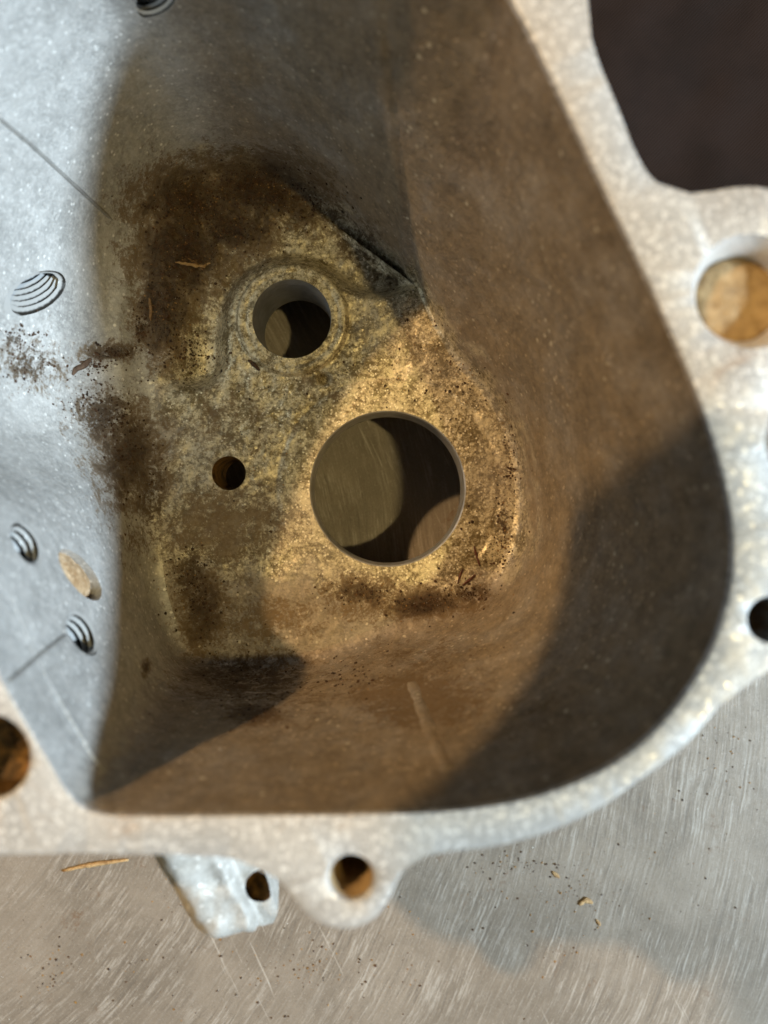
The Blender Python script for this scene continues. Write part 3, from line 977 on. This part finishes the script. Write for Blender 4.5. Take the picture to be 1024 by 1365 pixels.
# spigot lug below the flange at the bottom -------------------------------------
def spigot():
    A = P(243, 1110, 108); B_ = P(312, 1240, 96)
    ax = (B_ - A).normalized()
    side = ax.cross(Vector((0, 0, 1))).normalized()
    up = side.cross(ax).normalized()
    verts, faces = [], []
    sec = [(-10.0, -9), (-9.8, -2.2), (-9.2, -1.2), (-7.2, -0.8), (-5.8, -0.6), (-5.3, 1.0), (-4.7, 2.2), (-3.8, 2.5), (-2.6, 2.4), (-1.0, 3.0), (1.0, 3.9),
           (2.8, 4.0), (4.4, 3.0), (5.8, 1.7), (6.8, 0.0), (7.0, -3), (6.6, -9)]
    sm = catmull([Vector((x, y, 0)) for x, y in sec], 64, False)
    n = len(sm); rows = 44
    Lg = (B_ - A).length
    for i in range(rows + 1):
        t = -0.28 + 1.28 * i / rows
        k = 1.0 if t < 0.84 else 1.0 - 0.5 * ((t - 0.84) / 0.16) ** 2
        for p in sm:
            q = A + ax * (Lg * t * (1 + 0.10 * (-p.x / 8))) + side * (p.x * (1 - 0.05 * t) * (0.55 + 0.45 * k)) + up * (p.y * k - (1 - k) * 2)
            if p.y > -6: q += up * (0.55 * noise.noise(q * 0.28) + 0.22 * noise.noise(q * 0.9))
            verts.append(q)
    for i in range(rows):
        for k in range(n):
            k2 = (k + 1) % n
            faces.append((i * n + k, i * n + k2, (i + 1) * n + k2, (i + 1) * n + k))
    faces.append(tuple(range(n))); faces.append(tuple(rows * n + k for k in reversed(range(n))))
    o = make("spigot_lug", verts, faces, M['spigot'], casing)
    fix_normals(o)
    o["label"] = "pale spigot lug below the flange"
    # oblique drilling on its right flank
    LB = bvh_of(o)
    hc = LB.ray_cast(EYE, (P(346, 1182, 0) - EYE).normalized())[0] or P(346, 1182, 106)
    a = Vector((-0.75, 0.10, -0.62)).normalized()
    a, u, v = frame_of(a, Vector((0.55, -0.80, 0)))
    cv, cf = [], []
    m = 40
    for s_ in (-8, 7):
        for k in range(m):
            t = 2 * math.pi * k / m
            cv.append(hc + u * 4.2 * math.cos(t) + v * 2.3 * math.sin(t) + a * s_)
    cf.append(tuple(range(m))); cf.append(tuple(range(2 * m - 1, m - 1, -1)))
    for k in range(m):
        k2 = (k + 1) % m
        cf.append((k, k + m, k2 + m, k2))
    co = make("cutter", cv, cf, M['rust_shade_hole'], None, False); fix_normals(co)  # dark rusty lining paints the shade inside the drilling
    md = o.modifiers.new("cut", 'BOOLEAN'); md.object = co; md.operation = 'DIFFERENCE'; md.solver = 'EXACT'; md.material_mode = 'TRANSFER'
    dg = bpy.context.evaluated_depsgraph_get()
    me2 = bpy.data.meshes.new_from_object(o.evaluated_get(dg), depsgraph=dg)
    o.modifiers.clear(); o.data = me2
    bpy.data.objects.remove(co)
    me2.polygons.foreach_set("use_smooth", [True] * len(me2.polygons))
    sharp_by_angle(o, 40)
spigot()

# ------------------------------------------------------------------ cloth at the upper right
def cloth():
    verts, faces = [], []
    nx, ny = 70, 60
    x0, y0, x1, y1 = 48, 84, 210, 215
    for lay in (0, 1):
        for j in range(ny + 1):
            for i in range(nx + 1):
                x = x0 + (x1 - x0) * i / nx; y = y0 + (y1 - y0) * j / ny
                e = min(i, nx - i, j, ny - j)
                x += 7 * noise.noise((x * 0.02, y * 0.02, 11)); y += 7 * noise.noise((x * 0.02, y * 0.02, 17))
                z = 5 + 3.2 * noise.noise((x * 0.022, y * 0.022, 3)) + 0.8 * noise.noise((x * 0.07, y * 0.07, 8))
                z = 0.4 + (z - 0.4) * sstep(0, 6, e)
                if lay: z = max(0.05, z - 1.2)
                verts.append((x, y, z))
    N = (nx + 1) * (ny + 1)
    for j in range(ny):
        for i in range(nx):
            a = j * (nx + 1) + i
            faces.append((a, a + 1, a + nx + 2, a + nx + 1))
            faces.append((N + a + nx + 1, N + a + nx + 2, N + a + 1, N + a))
    bd = [i for i in range(nx)] + [nx + j * (nx + 1) for j in range(ny)] + [ny * (nx + 1) + nx - i for i in range(nx)] + [(ny - j) * (nx + 1) for j in range(ny)]
    for a, b in zip(bd, bd[1:] + bd[:1]): faces.append((b, a, N + a, N + b))
    o = make("cloth", verts, faces, M['cloth'])
    tag(o, "dark brown woven cloth lying on the bench behind the upper right flange", "cloth")
cloth()

# ------------------------------------------------------------------ grit, splinters and fibres
FB = BVHTree.FromPolygons([v.co / S for v in floor.data.vertices], [p.vertices[:] for p in floor.data.polygons])
def on_part(px, py):
    d = (P(px, py, 0) - EYE).normalized()
    h1, n1, _, t1 = WB.ray_cast(EYE, d)
    h2, n2, _, t2 = FB.ray_cast(EYE, d)
    if h1 is None and h2 is None: return None, None
    if h2 is None or (h1 is not None and t1 < t2): h, n = h1, n1
    else: h, n = h2, n2
    if n.dot(d) > 0: n = -n
    return h, n

def chip(verts, faces, p, n, r, flat=0.5):
    b = len(verts)
    a, u, v = frame_of(n, Vector((random.gauss(0, 1), random.gauss(0, 1), random.gauss(0, 1))))
    k = 5; off = random.random() * 6
    for q, (s, h) in enumerate(((1.0, -0.15), (0.75, flat))):
        for i in range(k):
            t = off + 2 * math.pi * i / k
            rr = r * s * random.uniform(0.6, 1.25)
            verts.append(p + u * rr * math.cos(t) + v * rr * math.sin(t) * random.uniform(0.6, 1.0) + a * h * r * random.uniform(0.6, 1.3))
    faces.append(tuple(b + k + i for i in range(k)))
    for i in range(k):
        i2 = (i + 1) % k
        faces.append((b + i, b + i2, b + k + i2, b + k + i))

def scatter(name, label, mat, count, fields, r0, r1, where, thr=0.0):
    verts, faces = [], []; tries = 0; done = 0
    while done < count and tries < count * 12:
        tries += 1
        cx, cy, rx, ry = random.choice(fields)
        px = random.gauss(cx, rx * 0.55); py = random.gauss(cy, ry * 0.55)
        h, n = where(px, py)
        if h is None: continue
        if where is on_part and (math.hypot(h.x - BORE.x, h.y - BORE.y) < BORE_R + 1 or math.hypot(h.x - HOLE.x, h.y - HOLE.y) < HOLE_R + 1): continue
        r = r0 * (r1 / r0) ** (random.random() ** 2.2)
        chip(verts, faces, h, n, r); done += 1
    o = make(name, verts, faces, mat, None, False)
    o["kind"] = "stuff"; o["label"] = label; o["category"] = "grit"
    return o
def on_bench(px, py):
    p = P(px, py, 0.0)
    return Vector((p.x, p.y, 0.15 * noise.noise((p.x * 0.01, p.y * 0.01, 0)) - 0.15)), Vector((0, 0, 1))

pocket_f = [(250, 270, 60, 40), (320, 245, 70, 30), (390, 270, 60, 36), (255, 340, 60, 60), (310, 300, 60, 40), (225, 410, 30, 60), (250, 470, 40, 30)]
edge_f = [(480, 790, 50, 16), (560, 804, 60, 12), (620, 790, 40, 14), (668, 720, 16, 50), (680, 620, 10, 60), (600, 520, 60, 40)]
low_f = [(270, 810, 34, 60), (255, 770, 30, 40), (340, 950, 40, 20), (470, 905, 40, 20), (340, 900, 90, 50)]
flake_f = [(40, 485, 36, 30), (25, 455, 30, 20), (150, 520, 40, 40), (155, 470, 34, 12), (125, 486, 22, 10), (188, 440, 10, 26), (150, 560, 40, 30), (175, 620, 36, 60), (110, 540, 34, 16)]
gen_f = [(300, 620, 120, 160), (420, 520, 120, 60), (540, 450, 50, 60), (640, 640, 60, 160), (560, 860, 160, 60)]
scatter("rust_crumbs", "dark rusty crumbs heaped in the pocket and along the floor edge", M['grit_dark'], 6500,
        pocket_f * 5 + edge_f * 2 + low_f * 2 + flake_f * 2 + gen_f, 0.08, 0.55, on_part)
scatter("amber_crumbs", "amber crumbs glinting among the rust in the pocket", M['grit_amber'], 1700,
        pocket_f * 3 + edge_f + low_f + gen_f, 0.07, 0.34, on_part)
scatter("metal_specks", "pale metal specks sprinkled over the cavity floor", M['grit_pale'], 380,
        pocket_f + edge_f + low_f + flake_f + gen_f, 0.06, 0.16, on_part)
bench_f = [(270, 1190, 50, 30), (420, 1290, 40, 26), (70, 1290, 40, 40), (760, 1190, 60, 50), (690, 1150, 40, 20), (120, 1250, 160, 90), (420, 1290, 140, 60), (720, 1240, 140, 110), (900, 1150, 110, 160), (560, 1220, 120, 100), (300, 1300, 200, 60), (960, 1000, 60, 90)]
scatter("dark_bench_grit", "dark specks of grit scattered on the bench", M['grit_dark'], 700, bench_f, 0.10, 0.55, on_bench)
scatter("amber_bench_grit", "golden sawdust specks scattered on the bench", M['grit_amber'], 480, bench_f, 0.10, 0.5, on_bench)
scatter("pale_bench_grit", "pale glinting specks scattered on the bench", M['grit_pale'], 260, bench_f, 0.07, 0.24, on_bench)

def sliver(name, pxs, r, where, mat, label, cat, lift=0.3, flat=0.45, group=None):
    ctl = [Vector((x, y, 0)) for x, y in pxs]
    pts = []
    for q in catmull(ctl, 18, False):
        h, n = where(q.x, q.y)
        if h is not None: pts.append((h + n * lift, n))
    verts, faces = [], []; m = 7
    for i, (h, n) in enumerate(pts):
        t = (pts[min(i + 1, len(pts) - 1)][0] - pts[max(i - 1, 0)][0]).normalized()
        b = t.cross(n).normalized(); nn = b.cross(t)
        rr = r * (0.3 + 0.7 * math.sin(math.pi * (0.08 + 0.84 * i / (len(pts) - 1)))) * (1 + 0.35 * noise.noise(h * 0.9))
        for k in range(m):
            a = 2 * math.pi * k / m
            verts.append(h + b * rr * math.cos(a) + nn * rr * flat * math.sin(a))
    for i in range(len(pts) - 1):
        for k in range(m):
            k2 = (k + 1) % m
            faces.append((i * m + k, i * m + k2, (i + 1) * m + k2, (i + 1) * m + k))
    faces.append(tuple(range(m))); e = (len(pts) - 1) * m
    faces.append(tuple(e + k for k in reversed(range(m))))
    o = make(name, verts, faces, mat)
    fix_normals(o)
    tag(o, label, cat, group)
    return o
sliver("wood_splinter", [(84, 1161), (110, 1155), (140, 1150), (172, 1146)], 0.75, on_bench, M['wood'],
       "golden wood splinter on the bench just below the bottom flange", "splinter")
sliver("straw_fibre", [(234, 348), (250, 352), (268, 356), (282, 350)], 0.5, on_part, M['wood'],
       "pale straw fibre lying across the rust pile in the pocket", "fibre", 0.6)
sliver("straw_fibre", [(252, 346), (262, 352), (272, 360)], 0.4, on_part, M['straw'],
       "short brown straw crossing under the pale fibre in the pocket", "fibre", 0.4)
sliver("straw_fibre", [(199, 398), (202, 412), (201, 428)], 0.5, on_part, M['straw'],
       "upright brown straw at the left edge of the pocket", "fibre", 0.5)
sliver("dark_fibre", [(632, 728), (635, 740), (640, 754)], 0.32, on_part, M['redfibre'],
       "longest dark red fibre right below the big bore", "fibre", 0.3)
sliver("dark_fibre", [(617, 758), (613, 768), (610, 778)], 0.28, on_part, M['redfibre'],
       "short dark red fibre leaning left of the longest one", "fibre", 0.3)
sliver("dark_fibre", [(634, 766), (626, 773), (616, 780)], 0.35, on_part, M['redfibre'],
       "slanting dark red fibre lowest beside the big bore", "fibre", 0.3)
sliver("dark_fibre", [(331, 480), (339, 486), (346, 494)], 0.6, on_part, M['grit_dark'],
       "dark flake just below left of the smaller bore", "flake", 0.15)
sliver("sawdust_flake", [(736, 1162), (741, 1166), (746, 1170)], 0.7, on_bench, M['wood'],
       "upper golden sawdust flake on the bench below the flange", "flake", 0.2)
sliver("sawdust_flake", [(772, 1206), (781, 1200), (790, 1204)], 1.0, on_bench, M['wood'],
       "largest golden sawdust flake on the right of the bench", "flake", 0.2)
sliver("sawdust_flake", [(795, 1226), (798, 1230), (800, 1234)], 0.6, on_bench, M['wood'],
       "small golden flake below the largest sawdust flake", "flake", 0.2)
sliver("rust_flake", [(96, 500), (101, 492), (110, 488), (121, 478)], 0.75, on_part, M['flake'],
       "curled brown rust flake on the pale left wall", "flake", 0.25)

# ------------------------------------------------------------------ unseen phone, added and tilted to throw its shadow into the cavity
def phone():
    root = bpy.data.objects.new("shadow_phone", None); C.objects.link(root)
    tag(root, "dark unseen phone added above the casing to throw the rounded shadow", "shadow_phone")
    wd, ht, th, rad = 71.5, 147.0, 7.6, 8.0
    def outline(grow=0.0):
        pts = []
        for cx, cy, a0 in ((wd / 2 - rad, ht / 2 - rad, 0), (-wd / 2 + rad, ht / 2 - rad, 90), (-wd / 2 + rad, -ht / 2 + rad, 180), (wd / 2 - rad, -ht / 2 + rad, 270)):
            for k in range(13):
                a = math.radians(a0 + 90 * k / 12)
                pts.append((cx + (rad + grow) * math.cos(a), cy + (rad + grow) * math.sin(a)))
        return pts
    rot = math.radians(PH_ROT); ca, sa = math.cos(rot), math.sin(rot)
    def place(x, y, z):
        # turned about its upper left corner
        x += wd / 2; y -= ht / 2
        z -= y * 0.62
        return (x * ca - y * sa - 101, x * sa + y * ca + 107, z)
    def slab(name, o_list, mat, parent):
        verts, faces = [], []
        n = len(o_list[0][0])
        for pts, z in o_list:
            for x, y in pts: verts.append(place(x, y, z))
        for j in range(len(o_list) - 1):
            for k in range(n):
                k2 = (k + 1) % n
                faces.append((j * n + k, j * n + k2, (j + 1) * n + k2, (j + 1) * n + k))
        faces.append(tuple(reversed(range(n)))); b = (len(o_list) - 1) * n
        faces.append(tuple(b + k for k in range(n)))
        o = make(name, verts, faces, mat, parent, False); fix_normals(o); return o
    z0 = CAMZ + 1.5
    slab("frame", [(outline(-0.8), z0 + 0.2), (outline(), z0 + 1), (outline(), z0 + th - 1), (outline(-0.8), z0 + th - 0.2)], M['phone_frame'], root)
    slab("back_glass", [(outline(-1.0), z0), (outline(-1.0), z0 + 0.19)], M['phone'], root)
    slab("screen", [(outline(-1.0), z0 + th - 0.19), (outline(-1.0), z0 + th)], M['phone'], root)
PH_ROT = -21.0
phone()
